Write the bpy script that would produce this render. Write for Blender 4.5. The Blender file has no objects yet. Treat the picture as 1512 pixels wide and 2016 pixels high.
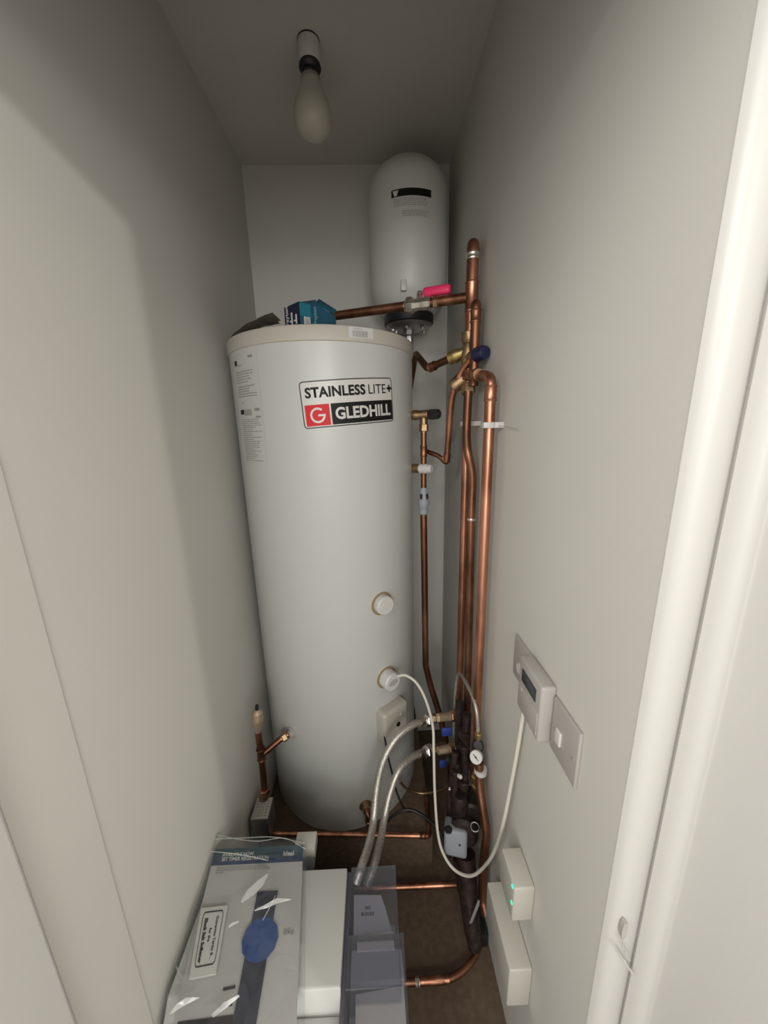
import bpy, bmesh, math, random
from mathutils import Vector, Matrix
random.seed(7)
SC = bpy.context.scene
COL = SC.collection
PI = math.pi

# ------------------------------------------------------------------ camera
F, CXp, CYp, H = 704.0, 756.0, 1008.0, 1.503
ROWS = ((0.99928774, 0.03022299, -0.022596),
        (-0.02900262, 0.23202096, -0.97227831),
        (-0.02414241, 0.97224115, 0.23273225))
M3 = Matrix(ROWS)
CAM = Vector((0, 0, H))
cd = bpy.data.cameras.new('camera'); cam = bpy.data.objects.new('camera', cd); COL.objects.link(cam)
cd.sensor_fit = 'VERTICAL'; cd.sensor_height = 36.0; cd.lens = F * 36.0 / 2016.0
cd.clip_start = 0.01
cam.matrix_world = Matrix.Translation(CAM) @ M3.to_4x4()
SC.camera = cam

# ------------------------------------------------------------------ light, world, exposure
SC.view_settings.view_transform = 'Standard'; SC.view_settings.look = 'None'
SC.view_settings.gamma = 1; SC.view_settings.exposure = 0.9
SC.view_settings.use_curve_mapping = False
w = bpy.data.worlds.new('world'); SC.world = w; w.use_nodes = True
w.node_tree.nodes['Background'].inputs[0].default_value = (1.0, 0.985, 0.94, 1)
w.node_tree.nodes['Background'].inputs[1].default_value = 0.78

def area(name, loc, target, sx, sy, power, col):
    d = bpy.data.lights.new(name, 'AREA'); d.shape = 'RECTANGLE'; d.size = sx; d.size_y = sy
    d.energy = power; d.color = col
    o = bpy.data.objects.new(name, d); COL.objects.link(o)
    o.location = loc
    o.rotation_euler = (Vector(target) - Vector(loc)).to_track_quat('-Z', 'Y').to_euler()
    return o
def lamp(name, loc, rad, power, col):
    d = bpy.data.lights.new(name, 'POINT'); d.shadow_soft_size = rad; d.energy = power; d.color = col
    o = bpy.data.objects.new(name, d); COL.objects.link(o); o.location = loc; return o
lamp('hall_pendant_lamp', (1.76, -1.5, 2.17), 0.03, 40.0, (1.0, 0.985, 0.91))
area('hall_left_fill', (-0.65, -0.52, 2.08), (0.296, 0.6, 1.2), 0.4, 0.3, 6.2, (1.0, 0.985, 0.94))  # added unseen fill, set high to grade the right wall's brightness
area('hall_front_fill', (-0.3, -2.2, 1.5), (-0.1, 0.9, 1.4), 0.6, 0.6, 6.0, (0.98, 1.0, 0.97))  # added unseen fill that brightens the cylinder, vessel and back wall
area('hall_right_fill', (0.3, -1.5, 1.9), (-0.3, 0.9, 1.4), 0.6, 0.4, 6.5, (1.0, 0.99, 0.95))  # added unseen fill, aimed in from the right

# ------------------------------------------------------------------ geometry of the photograph's rays
XR, XL, YB, ZC = 0.296, -0.43, 1.5, 2.395
C0x, C0y, CR = -0.149, 1.211, 0.2765
def ray(u, v): return M3 @ Vector((u - CXp, -(v - CYp), -F))
def PX(u, v, x): r = ray(u, v); return CAM + r * (x / r.x)
def PY(u, v, y): r = ray(u, v); return CAM + r * (y / r.y)
def PZ(u, v, z): r = ray(u, v); return CAM + r * ((z - H) / r.z)
def PC(u, v, rad=CR):
    r = ray(u, v); a = r.x**2 + r.y**2; b = -2 * (r.x * C0x + r.y * C0y); c = C0x**2 + C0y**2 - rad**2
    t = (-b - math.sqrt(max(b * b - 4 * a * c, 0))) / (2 * a)
    return CAM + r * t
def CA(a, z, rad=CR):            # point on the cylinder, angle in degrees from the -Y side towards +X
    a = math.radians(a); return Vector((C0x + rad * math.sin(a), C0y - rad * math.cos(a), z))
def CN(a): a = math.radians(a); return Vector((math.sin(a), -math.cos(a), 0))
def ang(p): return math.degrees(math.atan2(p.x - C0x, -(p.y - C0y)))

# ------------------------------------------------------------------ materials
def mat(name, col, rough=0.5, metal=0.0, var=None, vscale=20.0, bump=0.0, bscale=200.0, emit=None, estr=0, spec=0.5, coat=0, stretch=None, vlo=0.4, vhi=0.65):
    m = bpy.data.materials.new(name); m.use_nodes = True
    nt = m.node_tree; b = nt.nodes['Principled BSDF']
    b.inputs['Base Color'].default_value = (*col, 1); b.inputs['Roughness'].default_value = rough
    b.inputs['Metallic'].default_value = metal; b.inputs['Specular IOR Level'].default_value = spec
    b.inputs['Coat Weight'].default_value = coat
    if emit: b.inputs['Emission Color'].default_value = (*emit, 1); b.inputs['Emission Strength'].default_value = estr
    if var or bump:
        tc = nt.nodes.new('ShaderNodeTexCoord'); mp = nt.nodes.new('ShaderNodeMapping')
        nt.links.new(tc.outputs['Object'], mp.inputs[0])
        if stretch: mp.inputs['Scale'].default_value = stretch
    if var:
        n = nt.nodes.new('ShaderNodeTexNoise'); n.inputs['Scale'].default_value = vscale; n.inputs['Detail'].default_value = 6
        nt.links.new(mp.outputs[0], n.inputs['Vector'])
        r = nt.nodes.new('ShaderNodeValToRGB'); nt.links.new(n.outputs['Fac'], r.inputs[0])
        r.color_ramp.elements[0].position = vlo; r.color_ramp.elements[0].color = (*var, 1)
        r.color_ramp.elements[1].position = vhi; r.color_ramp.elements[1].color = (*col, 1)
        nt.links.new(r.outputs[0], b.inputs['Base Color'])
    if bump:
        n2 = nt.nodes.new('ShaderNodeTexNoise'); n2.inputs['Scale'].default_value = bscale; n2.inputs['Detail'].default_value = 3
        nt.links.new(mp.outputs[0], n2.inputs['Vector'])
        bp = nt.nodes.new('ShaderNodeBump'); bp.inputs['Strength'].default_value = bump; bp.inputs['Distance'].default_value = 0.002
        nt.links.new(n2.outputs['Fac'], bp.inputs['Height']); nt.links.new(bp.outputs[0], b.inputs['Normal'])
    return m
def clear(name, col, fac, rough=0.12, bump=0.0):
    m = bpy.data.materials.new(name); m.use_nodes = True; nt = m.node_tree; nt.nodes.clear()
    o = nt.nodes.new('ShaderNodeOutputMaterial'); mx = nt.nodes.new('ShaderNodeMixShader')
    t = nt.nodes.new('ShaderNodeBsdfTransparent'); t.inputs[0].default_value = (*col, 1)
    g = nt.nodes.new('ShaderNodeBsdfPrincipled'); g.inputs['Roughness'].default_value = rough
    g.inputs['Base Color'].default_value = (0.30, 0.31, 0.32, 1); g.inputs['Specular IOR Level'].default_value = 0.8
    mx.inputs[0].default_value = fac
    nt.links.new(t.outputs[0], mx.inputs[1]); nt.links.new(g.outputs[0], mx.inputs[2]); nt.links.new(mx.outputs[0], o.inputs[0])
    if bump:
        tc = nt.nodes.new('ShaderNodeTexCoord'); n = nt.nodes.new('ShaderNodeTexNoise'); n.inputs['Scale'].default_value = 14
        n.inputs['Distortion'].default_value = 1.5
        nt.links.new(tc.outputs['Object'], n.inputs['Vector'])
        bp = nt.nodes.new('ShaderNodeBump'); bp.inputs['Strength'].default_value = bump; bp.inputs['Distance'].default_value = 0.02
        nt.links.new(n.outputs['Fac'], bp.inputs['Height']); nt.links.new(bp.outputs[0], g.inputs['Normal'])
    return m
m_wall = mat('white_emulsion', (0.60, 0.582, 0.543), 0.9, var=(0.585, 0.567, 0.528), vscale=3, bump=0.07, bscale=160)
m_ceil = mat('ceiling_emulsion', (0.56, 0.54, 0.505), 0.95, bump=0.2, bscale=120)
m_trim = mat('satin_trim_paint', (0.56, 0.545, 0.52), 0.4, bump=0.05, bscale=60)
m_chip = mat('chipboard', (0.135, 0.092, 0.060), 0.8, var=(0.105, 0.068, 0.043), vscale=55, bump=0.12, bscale=250)
m_hall = mat('hall_carpet', (0.30, 0.27, 0.24), 0.95)
m_tank = mat('white_enamelled_steel', (0.53, 0.535, 0.515), 0.35, spec=0.5)
m_cap = mat('cream_plastic', (0.50, 0.465, 0.405), 0.5)
m_vessel = mat('vessel_white_paint', (0.56, 0.565, 0.535), 0.4)
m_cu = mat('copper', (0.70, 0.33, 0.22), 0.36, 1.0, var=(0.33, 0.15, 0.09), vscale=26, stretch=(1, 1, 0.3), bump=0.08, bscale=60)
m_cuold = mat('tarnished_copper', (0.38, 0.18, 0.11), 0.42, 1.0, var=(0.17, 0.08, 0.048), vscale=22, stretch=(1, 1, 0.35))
m_bottle = mat('pale_brass', (0.50, 0.38, 0.27), 0.5, 0.7)
m_sheet = mat('sheet_white', (0.535, 0.53, 0.50), 0.45)
m_solder = mat('solder', (0.75, 0.70, 0.62), 0.35, 1.0)
m_brass = mat('dull_brass', (0.50, 0.36, 0.22), 0.42, 1.0, var=(0.30, 0.19, 0.10), vscale=40)
m_bronze = mat('yellow_brass', (0.50, 0.38, 0.17), 0.4, 1.0)
m_chrome = mat('nickel_plate', (0.78, 0.75, 0.70), 0.22, 1.0)
m_steel = mat('grey_steel', (0.42, 0.42, 0.43), 0.4, 1.0)
m_black = mat('black_plastic', (0.012, 0.012, 0.014), 0.4)
m_iron = mat('dark_cast_iron', (0.05, 0.028, 0.023), 0.55, 0.3, var=(0.018, 0.011, 0.011), vscale=60)
m_navy = mat('navy_plastic', (0.012, 0.016, 0.06), 0.3)
m_blue = mat('blue_plastic', (0.03, 0.06, 0.30), 0.45)
m_pink = mat('red_lever_sleeve', (0.78, 0.03, 0.13), 0.45)
m_white = mat('white_plastic', (0.60, 0.59, 0.565), 0.4)
m_plate = mat('pale_grey_plastic', (0.40, 0.375, 0.355), 0.35)
m_cream = mat('creamy_box_plastic', (0.50, 0.48, 0.43), 0.45)
m_smoke = mat('dull_thermostat_plastic', (0.44, 0.41, 0.36), 0.3)
m_grey = mat('mid_grey_plastic', (0.28, 0.30, 0.33), 0.5)
m_cable = mat('white_cable_sheath', (0.62, 0.59, 0.52), 0.5)
m_bcable = mat('black_cable_sheath', (0.01, 0.01, 0.012), 0.45)
m_foam = mat('brown_foam', (0.30, 0.20, 0.09), 0.9)
m_ink = mat('black_ink', (0.010, 0.009, 0.010), 0.5, spec=0.2)
m_gink = mat('grey_ink', (0.27, 0.26, 0.25), 0.6)
m_paper = mat('white_paper', (0.47, 0.45, 0.44), 0.6)
m_lbl = mat('glossy_label_white', (0.60, 0.58, 0.555), 0.35)
m_red = mat('label_red', (0.62, 0.022, 0.028), 0.45, spec=0.2)
m_teal = mat('teal_print', (0.012, 0.085, 0.14), 0.45, var=(0.010, 0.062, 0.11), vscale=30)
m_teal2 = mat('bright_teal_print', (0.012, 0.16, 0.22), 0.45)
m_dnavy = mat('navy_print', (0.006, 0.012, 0.035), 0.4)
m_leaf = mat('leaflet_teal', (0.010, 0.052, 0.075), 0.4)
m_leafb = mat('leaflet_blue', (0.012, 0.032, 0.10), 0.4)
m_disc = mat('blue_disc', (0.008, 0.052, 0.21), 0.4)
m_band = mat('dark_band_print', (0.018, 0.018, 0.036), 0.35)
m_card = mat('brown_card', (0.42, 0.37, 0.33), 0.8, var=(0.32, 0.28, 0.25), vscale=15)
m_lcd = mat('lcd', (0.03, 0.035, 0.045), 0.2)
m_led = mat('green_led', (0.0, 0.4, 0.2), 0.3, emit=(0.02, 1.0, 0.46), estr=.8)
m_bulb = mat('frosted_bulb_glass', (0.50, 0.475, 0.41), 0.35)
m_bag = clear('clear_polythene', (0.97, 0.98, 0.97), 0.16, 0.14, 1.0)
m_crease_glint = clear('polythene_fold_highlight', (0.97, 0.98, 0.97), 0.45, 0.12)  # whitish colour paints bright highlights along the bag's folds
m_crease_glint.node_tree.nodes['Principled BSDF'].inputs['Base Color'].default_value = (0.78, 0.78, 0.75, 1)
m_clear = clear('clear_acrylic', (0.90, 0.90, 0.93), 0.09, 0.15)
m_soft = mat('softener_white', (0.48, 0.475, 0.455), 0.3)
m_softg = mat('softener_grey', (0.30, 0.30, 0.315), 0.4)
m_gap_strip = mat('softener_dark_strip', (0.07, 0.065, 0.085), 0.5)
m_braid = bpy.data.materials.new('steel_braid'); m_braid.use_nodes = True
_nt = m_braid.node_tree; _b = _nt.nodes['Principled BSDF']; _b.inputs['Metallic'].default_value = 0.75; _b.inputs['Roughness'].default_value = 0.42
_tc = _nt.nodes.new('ShaderNodeTexCoord')
_n = _nt.nodes.new('ShaderNodeTexVoronoi'); _n.inputs['Scale'].default_value = 260
_r = _nt.nodes.new('ShaderNodeValToRGB'); _r.color_ramp.elements[0].position = 0.2; _r.color_ramp.elements[0].color = (0.58, 0.55, 0.49, 1)
_r.color_ramp.elements[1].position = 0.75; _r.color_ramp.elements[1].color = (0.36, 0.34, 0.31, 1)
_nt.links.new(_tc.outputs['Object'], _n.inputs['Vector']); _nt.links.new(_n.outputs['Distance'], _r.inputs[0]); _nt.links.new(_r.outputs[0], _b.inputs['Base Color'])

# ------------------------------------------------------------------ mesh helpers
def link(name, bm, m, parent=None, smooth=None):
    me = bpy.data.meshes.new(name); bmesh.ops.recalc_face_normals(bm, faces=bm.faces); bm.to_mesh(me); bm.free()
    o = bpy.data.objects.new(name, me); COL.objects.link(o); me.materials.append(m)
    if smooth is not None:
        for p in me.polygons: p.use_smooth = True
        if smooth < 180:
            try: me.set_sharp_from_angle(angle=math.radians(smooth))
            except Exception: pass
    if parent: attach(o, parent)
    return o
def wloc(o):
    v = Vector(o.location)
    while o.parent: o = o.parent; v += o.location
    return v
def attach(o, parent):
    o.parent = parent; o.location = -wloc(parent)
def thing(name, label, cat, loc=(0, 0, 0), group=None):
    o = bpy.data.objects.new(name, None); COL.objects.link(o); o.location = loc; o.empty_display_size = 0.05
    o['label'] = label; o['category'] = cat
    if group: o['group'] = group
    return o
def tag(o, label, cat, group=None):
    o['label'] = label; o['category'] = cat
    if group: o['group'] = group
    return o
def struct(name, bm, m): o = link(name, bm, m); o['kind'] = 'structure'; return o
def add_box(bm, lo, hi, bevel=0.0, seg=2, mtx=None):
    r = bmesh.ops.create_cube(bm, size=1.0); vs = r['verts']
    lo = Vector(lo); hi = Vector(hi); c = (lo + hi) / 2; d = hi - lo
    for v in vs: v.co = Vector((v.co.x * d.x + c.x, v.co.y * d.y + c.y, v.co.z * d.z + c.z))
    if bevel:
        es = list({e for v in vs for e in v.link_edges})
        rr = bmesh.ops.bevel(bm, geom=es, offset=bevel, segments=seg, affect='EDGES', profile=0.5)
        vs = list({v for f in rr['faces'] for v in f.verts} | {v for v in vs if v.is_valid})
    if mtx:
        for v in vs: v.co = mtx @ v.co
    return vs
def box(name, lo, hi, m, parent=None, bevel=0.0, mtx=None, seg=2):
    bm = bmesh.new(); add_box(bm, lo, hi, bevel, seg, mtx); return link(name, bm, m, parent, 35 if bevel else None)
def frame(d, up=None):
    d = Vector(d).normalized(); up = Vector(up) if up else (Vector((0, 0, 1)) if abs(d.z) < 0.95 else Vector((0, 1, 0)))
    x = up.cross(d).normalized(); y = d.cross(x)
    return x, y, d
def basis(o, d, up=None):         # local x, y across; z along d
    x, y, z = frame(d, up)
    return Matrix.Translation(Vector(o)) @ Matrix((x, y, z)).transposed().to_4x4()
def add_lathe(bm, prof, o, d, seg=32, cap=True, up=None):
    x, y, z = frame(d, up); o = Vector(o); rings = []
    for t, r in prof:
        rings.append([bm.verts.new(o + z * t + (x * math.cos(2 * PI * k / seg) + y * math.sin(2 * PI * k / seg)) * max(r, 1e-5)) for k in range(seg)])
    for a, b in zip(rings, rings[1:]):
        for k in range(seg):
            bm.faces.new((a[k], a[(k + 1) % seg], b[(k + 1) % seg], b[k]))
    if cap:
        bm.faces.new(rings[0][::-1]); bm.faces.new(rings[-1])
def lathe(name, prof, o, d, m, parent=None, seg=32, smooth=35, cap=True):
    bm = bmesh.new(); add_lathe(bm, prof, o, d, seg, cap); return link(name, bm, m, parent, smooth)
def arc(pts, rad, n=6):           # polyline with rounded corners
    pts = [Vector(p) for p in pts]; out = [pts[0]]
    for a, b, c in zip(pts, pts[1:], pts[2:]):
        u = (a - b); v = (c - b); t = min(rad, u.length * 0.48, v.length * 0.48)
        p, q = b + u.normalized() * t, b + v.normalized() * t
        for k in range(n + 1):
            s = k / n; out.append(p * (1 - s)**2 + b * 2 * s * (1 - s) + q * s * s)
    out.append(pts[-1]); return out
def spline(pts, n=10):
    pts = [Vector(p) for p in pts]; P = [2 * pts[0] - pts[1]] + pts + [2 * pts[-1] - pts[-2]]; out = []
    for i in range(1, len(P) - 2):
        a, b, c, d = P[i - 1:i + 3]
        for k in range(n):
            t = k / n
            out.append(0.5 * ((2 * b) + (c - a) * t + (2 * a - 5 * b + 4 * c - d) * t * t + (3 * b - a - 3 * c + d) * t**3))
    out.append(pts[-1]); return out
def add_tube(bm, pts, r, seg=14):
    pts = [Vector(p) for p in pts]; rings = []
    t0 = (pts[1] - pts[0]).normalized(); x, y, _ = frame(t0)
    for i, p in enumerate(pts):
        t = (pts[min(i + 1, len(pts) - 1)] - pts[max(i - 1, 0)]).normalized()
        x = (x - t * x.dot(t)).normalized(); y = t.cross(x)
        rr = r[i] if isinstance(r, (list, tuple)) else r
        rings.append([bm.verts.new(p + (x * math.cos(2 * PI * k / seg) + y * math.sin(2 * PI * k / seg)) * rr) for k in range(seg)])
    for a, b in zip(rings, rings[1:]):
        for k in range(seg): bm.faces.new((a[k], a[(k + 1) % seg], b[(k + 1) % seg], b[k]))
    bm.faces.new(rings[0][::-1]); bm.faces.new(rings[-1])
def tube(name, pts, r, m, parent=None, seg=14):
    bm = bmesh.new(); add_tube(bm, pts, r, seg); return link(name, bm, m, parent, 50)
def seg_fit(name, p, d, length, r, m, parent, lip=0.0016):      # soldered socket: sleeve with a lip at each end, centred on p
    d = Vector(d).normalized(); h = length / 2
    return lathe(name, [(-h, r), (-h, r + lip), (-h + .003, r + lip + .0008), (-h + .006, r + lip * .7), (h - .006, r + lip * .7), (h - .003, r + lip + .0008), (h, r + lip), (h, r)], Vector(p), d, m, parent, 20)
def nut(name, p, d, length, r, m, parent):                       # hexagon compression nut with chamfered ends
    d = Vector(d).normalized(); h = length / 2; bm = bmesh.new()
    add_lathe(bm, [(-h, r * .86), (-h + r * .12, r), (h - r * .12, r), (h, r * .86)], p, d, 6)
    add_lathe(bm, [(-h - .004, r * .68), (h + .004, r * .68)], p, d, 16)
    return link(name, bm, m, parent, 25)
def plane_pts(bm, pts, thick_dir=None):
    vs = [bm.verts.new(Vector(p)) for p in pts]; f = bm.faces.new(vs)
    if thick_dir:
        r = bmesh.ops.extrude_face_region(bm, geom=[f])
        for g in r['geom']:
            if isinstance(g, bmesh.types.BMVert): g.co += Vector(thick_dir)
def text_bm(bm, body, size, mp, bold=0.0, align='CENTER', shear=0.0, xs=1.0, sp=1.0):
    """text laid out in a plane (x, y) and sent through mp(x, y) -> world point"""
    cu = bpy.data.curves.new('lettering', 'FONT'); cu.body = body; cu.size = size; cu.align_x = align; cu.align_y = 'CENTER'
    cu.offset = bold; cu.resolution_u = 3; cu.shear = shear; cu.space_character = sp
    o = bpy.data.objects.new('lettering', cu); COL.objects.link(o)
    me = bpy.data.meshes.new_from_object(o)
    n0 = len(bm.verts); bm.from_mesh(me); bm.verts.ensure_lookup_table()
    for v in bm.verts[n0:]: v.co = mp(v.co.x * xs, v.co.y)
    bpy.data.objects.remove(o); bpy.data.curves.remove(cu); bpy.data.meshes.remove(me)
def quadmap(P00, P10, P01, lift=0.0):   # origin, x-end, y-end of a unit square
    P00, P10, P01 = Vector(P00), Vector(P10), Vector(P01); n = (P10 - P00).cross(P01 - P00).normalized() * lift
    return lambda x, y: P00 + (P10 - P00) * x + (P01 - P00) * y + n
def flatmap(o, ux, uy, lift=0.0):       # metric axes
    o, ux, uy = Vector(o), Vector(ux).normalized(), Vector(uy).normalized(); n = ux.cross(uy).normalized() * lift
    return lambda x, y: o + ux * x + uy * y + n
def cylmap(a0, z0, rot=0.0, lift=0.0006, rad=CR, cx=C0x, cy=C0y):
    c, s = math.cos(math.radians(rot)), math.sin(math.radians(rot))
    def f(x, y):
        X, Y = x * c - y * s, x * s + y * c
        a = math.radians(a0) + X / rad
        return Vector((cx + (rad + lift) * math.sin(a), cy - (rad + lift) * math.cos(a), z0 + Y))
    return f
def patch(bm, mp, x0, x1, y0, y1, nx=12, ny=1):
    g = [[bm.verts.new(mp(x0 + (x1 - x0) * i / nx, y0 + (y1 - y0) * j / ny)) for i in range(nx + 1)] for j in range(ny + 1)]
    for j in range(ny):
        for i in range(nx): bm.faces.new((g[j][i], g[j][i + 1], g[j + 1][i + 1], g[j + 1][i]))
def rounded(x0, x1, y0, y1, r, n=5):
    pts = []
    for cx, cy, a in ((x1 - r, y1 - r, 0), (x0 + r, y1 - r, 90), (x0 + r, y0 + r, 180), (x1 - r, y0 + r, 270)):
        for k in range(n + 1):
            t = math.radians(a + 90 * k / n); pts.append((cx + r * math.cos(t), cy + r * math.sin(t)))
    return pts
def outline(bm, mp, x0, x1, y0, y1, r, wd, sub=24):
    a = rounded(x0, x1, y0, y1, r); b = rounded(x0 + wd, x1 - wd, y0 + wd, y1 - wd, max(r - wd, .0005))
    def dense(P):
        out = []
        for p, q in zip(P, P[1:] + P[:1]):
            for k in range(sub): out.append((p[0] + (q[0] - p[0]) * k / sub, p[1] + (q[1] - p[1]) * k / sub))
        return out
    A = [bm.verts.new(mp(*p)) for p in dense(a)]; B = [bm.verts.new(mp(*p)) for p in dense(b)]; n = len(A)
    for i in range(n): bm.faces.new((A[i], A[(i + 1) % n], B[(i + 1) % n], B[i]))

# ------------------------------------------------------------------ the cupboard
def sbox(name, lo, hi, m, bevel=0.0):
    bm = bmesh.new(); add_box(bm, lo, hi, bevel, 3); return struct(name, bm, m)
T = 0.12
sbox('floor', (XL - T, -0.05, -0.05), (XR + T, YB + T, 0), m_chip)
sbox('wall_left', (XL - T, 0.30, 0), (XL, YB + T, ZC), m_wall)
sbox('wall_right', (XR, 0.338, 0), (XR + T, YB + T, ZC), m_wall)
sbox('wall_back', (XL, YB, 0), (XR, YB + T, ZC), m_wall)
sbox('ceiling', (XL - T, -0.05, ZC), (XR + T, YB + T, ZC + .05), m_ceil)
# the wall the door stands in, three pieces round the opening
bm = bmesh.new()
add_box(bm, (-2.2, -0.05, 0), (XL - 0.012, 0.30, 2.395)); add_box(bm, (0.40, -0.05, 0), (2.6, 0.338, 2.395))
add_box(bm, (XL - 0.012, -0.05, 2.0), (0.40, 0.30, 2.395))
struct('wall_front', bm, m_wall)
# right lining with its two moulded beads (plan profile run up the height)
def extrude_plan(bm, pts, z0, z1):
    n = len(pts); a = [bm.verts.new((p[0], p[1], z0)) for p in pts]; b = [bm.verts.new((p[0], p[1], z1)) for p in pts]
    for i in range(n): bm.faces.new((a[i], a[(i + 1) % n], b[(i + 1) % n], b[i]))
    bm.faces.new(a[::-1]); bm.faces.new(b)
def curve2(p, q, c, n=8): return [tuple((1 - t)**2 * p[i] + 2 * t * (1 - t) * c[i] + t * t * q[i] for i in (0, 1)) for t in [k / n for k in range(n + 1)]]
pr = curve2((0.2955, 0.3385), (0.338, 0.330), (0.304, 0.316)) + curve2((0.3345, 0.3235), (0.357, 0.3085), (0.341, 0.303)) + [(0.3585, 0.306), (0.3585, -0.052), (0.41, -0.052), (0.41, 0.3385)]
bm = bmesh.new(); extrude_plan(bm, pr, 0, 2.0); o = struct('trim_1', bm, m_trim)
for p in o.data.polygons: p.use_smooth = True
o.data.set_sharp_from_angle(angle=math.radians(40))
# left lining, skim step and stop bead
bm = bmesh.new(); add_box(bm, (XL - 0.02, 0.30, 0), (XL + 0.0025, 0.424, ZC), 0.0012, 2); struct('wall_left_skim', bm, m_wall)
bm = bmesh.new(); add_box(bm, (XL - 0.03, -0.052, 0), (-0.412, 0.313, 2.0), 0.004, 3); o = struct('trim_2', bm, m_trim)
bm = bmesh.new(); add_box(bm, (-0.44, -0.052, 1.977), (0.40, 0.30, 2.005), 0.002, 2); struct('trim_3', bm, m_trim)
# hallway outside the door
bm = bmesh.new(); add_box(bm, (-2.2, -3.0, -0.05), (2.6, -0.05, 0)); struct('floor_hall', bm, m_hall)
bm = bmesh.new(); add_box(bm, (-2.2, -3.0, ZC), (2.6, -0.05, ZC + .05)); struct('ceiling_hall', bm, m_ceil)
# ragged scar on the right lining
sc = thing('paint_scar', 'pale scraped paint scar low on the right door lining', 'scuff', (0.34, 0.31, 0.5))
def lip(u, v): return PY(u, v, 0.3185)
bm = bmesh.new()
for a, b, wd in (((1212, 1866), (1246, 1917), 2.6), ((1220, 1850), (1240, 1890), 2.0)):
    P = [lip(a[0] + (b[0] - a[0]) * t / 8 + random.uniform(-1.2, 1.2), a[1] + (b[1] - a[1]) * t / 8) for t in range(9)]
    add_tube(bm, P, [0.0005 * wd * (1 + .5 * random.random()) for _ in P], 6)
link('torn_paint_edge', bm, m_lbl, sc, 60)
bm = bmesh.new(); c = lip(1230, 1835)
plane_pts(bm, [c + Vector((.0075 * math.cos(t * PI / 6) * .5, 0, 0.016 * math.sin(t * PI / 6))) for t in range(12)], (0, .006, 0))
link('dent', bm, mat('dent_grey', (0.42, 0.40, 0.37), 0.8), sc)

# plinth under the cylinder
pl = box('cylinder_plinth', (-0.425, 0.925, 0.0), (0.16, 1.495, 0.158), m_chip, bevel=0.002)
tag(pl, 'low dark chipboard platform under the big white cylinder', 'platform')

# ------------------------------------------------------------------ hot water cylinder
cyl = thing('hot_water_cylinder', 'tall white hot water cylinder with a red and black maker label', 'water cylinder', (C0x, C0y, 0.16))
lathe('body', [(0.0, CR - .012), (.004, CR - .003), (.012, CR), (1.55, CR)], (C0x, C0y, .16), (0, 0, 1), m_tank, cyl, 128, 30)
lathe('lid', [(0, CR + .001), (.002, CR + .004), (.030, CR + .004), (.036, CR + .001), (.038, CR - .004), (.038, .01)], (C0x, C0y, 1.707), (0, 0, 1), m_cap, cyl, 128, 30)['label'] = 'cream plastic lid'
# maker label
A0, Z0, ROT = 20.6, 1.5655, 3.6
mp = cylmap(A0, Z0, ROT, .0005)
hw, hh = .128, .0565
lab = bmesh.new()
P = rounded(-hw, hw, -hh, hh, .009)
g = []
# label sheet built as vertical strips so that it follows the curve
N = 40
for j, (fy) in enumerate((-1, 1)):
    row = []
    for i in range(N + 1):
        x = -hw + 2 * hw * i / N; d = max(0, abs(x) - (hw - .009)); cut = .009 - math.sqrt(max(.009**2 - d * d, 0))
        row.append(lab.verts.new(mp(x, fy * (hh - cut))))
    g.append(row)
for i in range(N): lab.faces.new((g[0][i], g[0][i + 1], g[1][i + 1], g[1][i]))
lb = link('maker_label', lab, m_lbl, cyl); lb['label'] = 'red, black and white STAINLESSLITE+ label'
bm = bmesh.new(); outline(bm, cylmap(A0, Z0, ROT, .0009), -hw, hw, -hh, hh, .009, .0022); link('label_border', bm, m_ink, lb)
bm = bmesh.new(); patch(bm, cylmap(A0, Z0, ROT, .0009), -hw + .007, -hw + .068, -hh + .005, -.000, 10); link('red_square', bm, m_red, lb)
bm = bmesh.new(); patch(bm, cylmap(A0, Z0, ROT, .0009), -hw + .072, hw - .003, -hh + .005, -.000, 24); link('black_panel', bm, m_ink, lb)
t2 = cylmap(A0, Z0, ROT, .0013)
bm = bmesh.new(); text_bm(bm, 'GLEDHILL', .0395, lambda x, y: t2(x + .0345, y - .0265), .0013, xs=.93)
link('white_lettering', bm, m_lbl, lb)
bm = bmesh.new()
# the round G mark in the red square, drawn as a ring with a bar
def ringG(bm, cx, cy, r, wd):
    n = 26; a0, a1 = math.radians(48), math.radians(350); A = []; B = []
    for k in range(n + 1):
        a = a0 + (a1 - a0) * k / n
        A.append(bm.verts.new(t2(cx + r * math.cos(a), cy + r * math.sin(a)))); B.append(bm.verts.new(t2(cx + (r - wd) * math.cos(a), cy + (r - wd) * math.sin(a))))
    for k in range(n): bm.faces.new((A[k], A[k + 1], B[k + 1], B[k]))
    patch(bm, lambda x, y: t2(cx + x, cy + y), r * .05, r * 1.02, -wd * .5, wd * .45, 2)
ringG(bm, -hw + .0375, -.026, .0190, .0052)
link('logo_letter', bm, m_lbl, lb)
bm = bmesh.new()
text_bm(bm, 'STAINLESS', .0335, lambda x, y: t2(x - .1160, y + .0275), .0011, 'LEFT', xs=.965, sp=1.03)
xe = link('bold_black_lettering', bm, m_ink, lb)
bm = bmesh.new(); text_bm(bm, '+', .030, lambda x, y: t2(x + .1165, y + .0280), .0015); link('plus_sign', bm, m_ink, lb)
bm = bmesh.new(); text_bm(bm, 'LITE', .0335, lambda x, y: t2(x + .0455, y + .0275), 0, 'LEFT', xs=.95, sp=1.0)
link('thin_black_lettering', bm, m_ink, lb)
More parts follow.
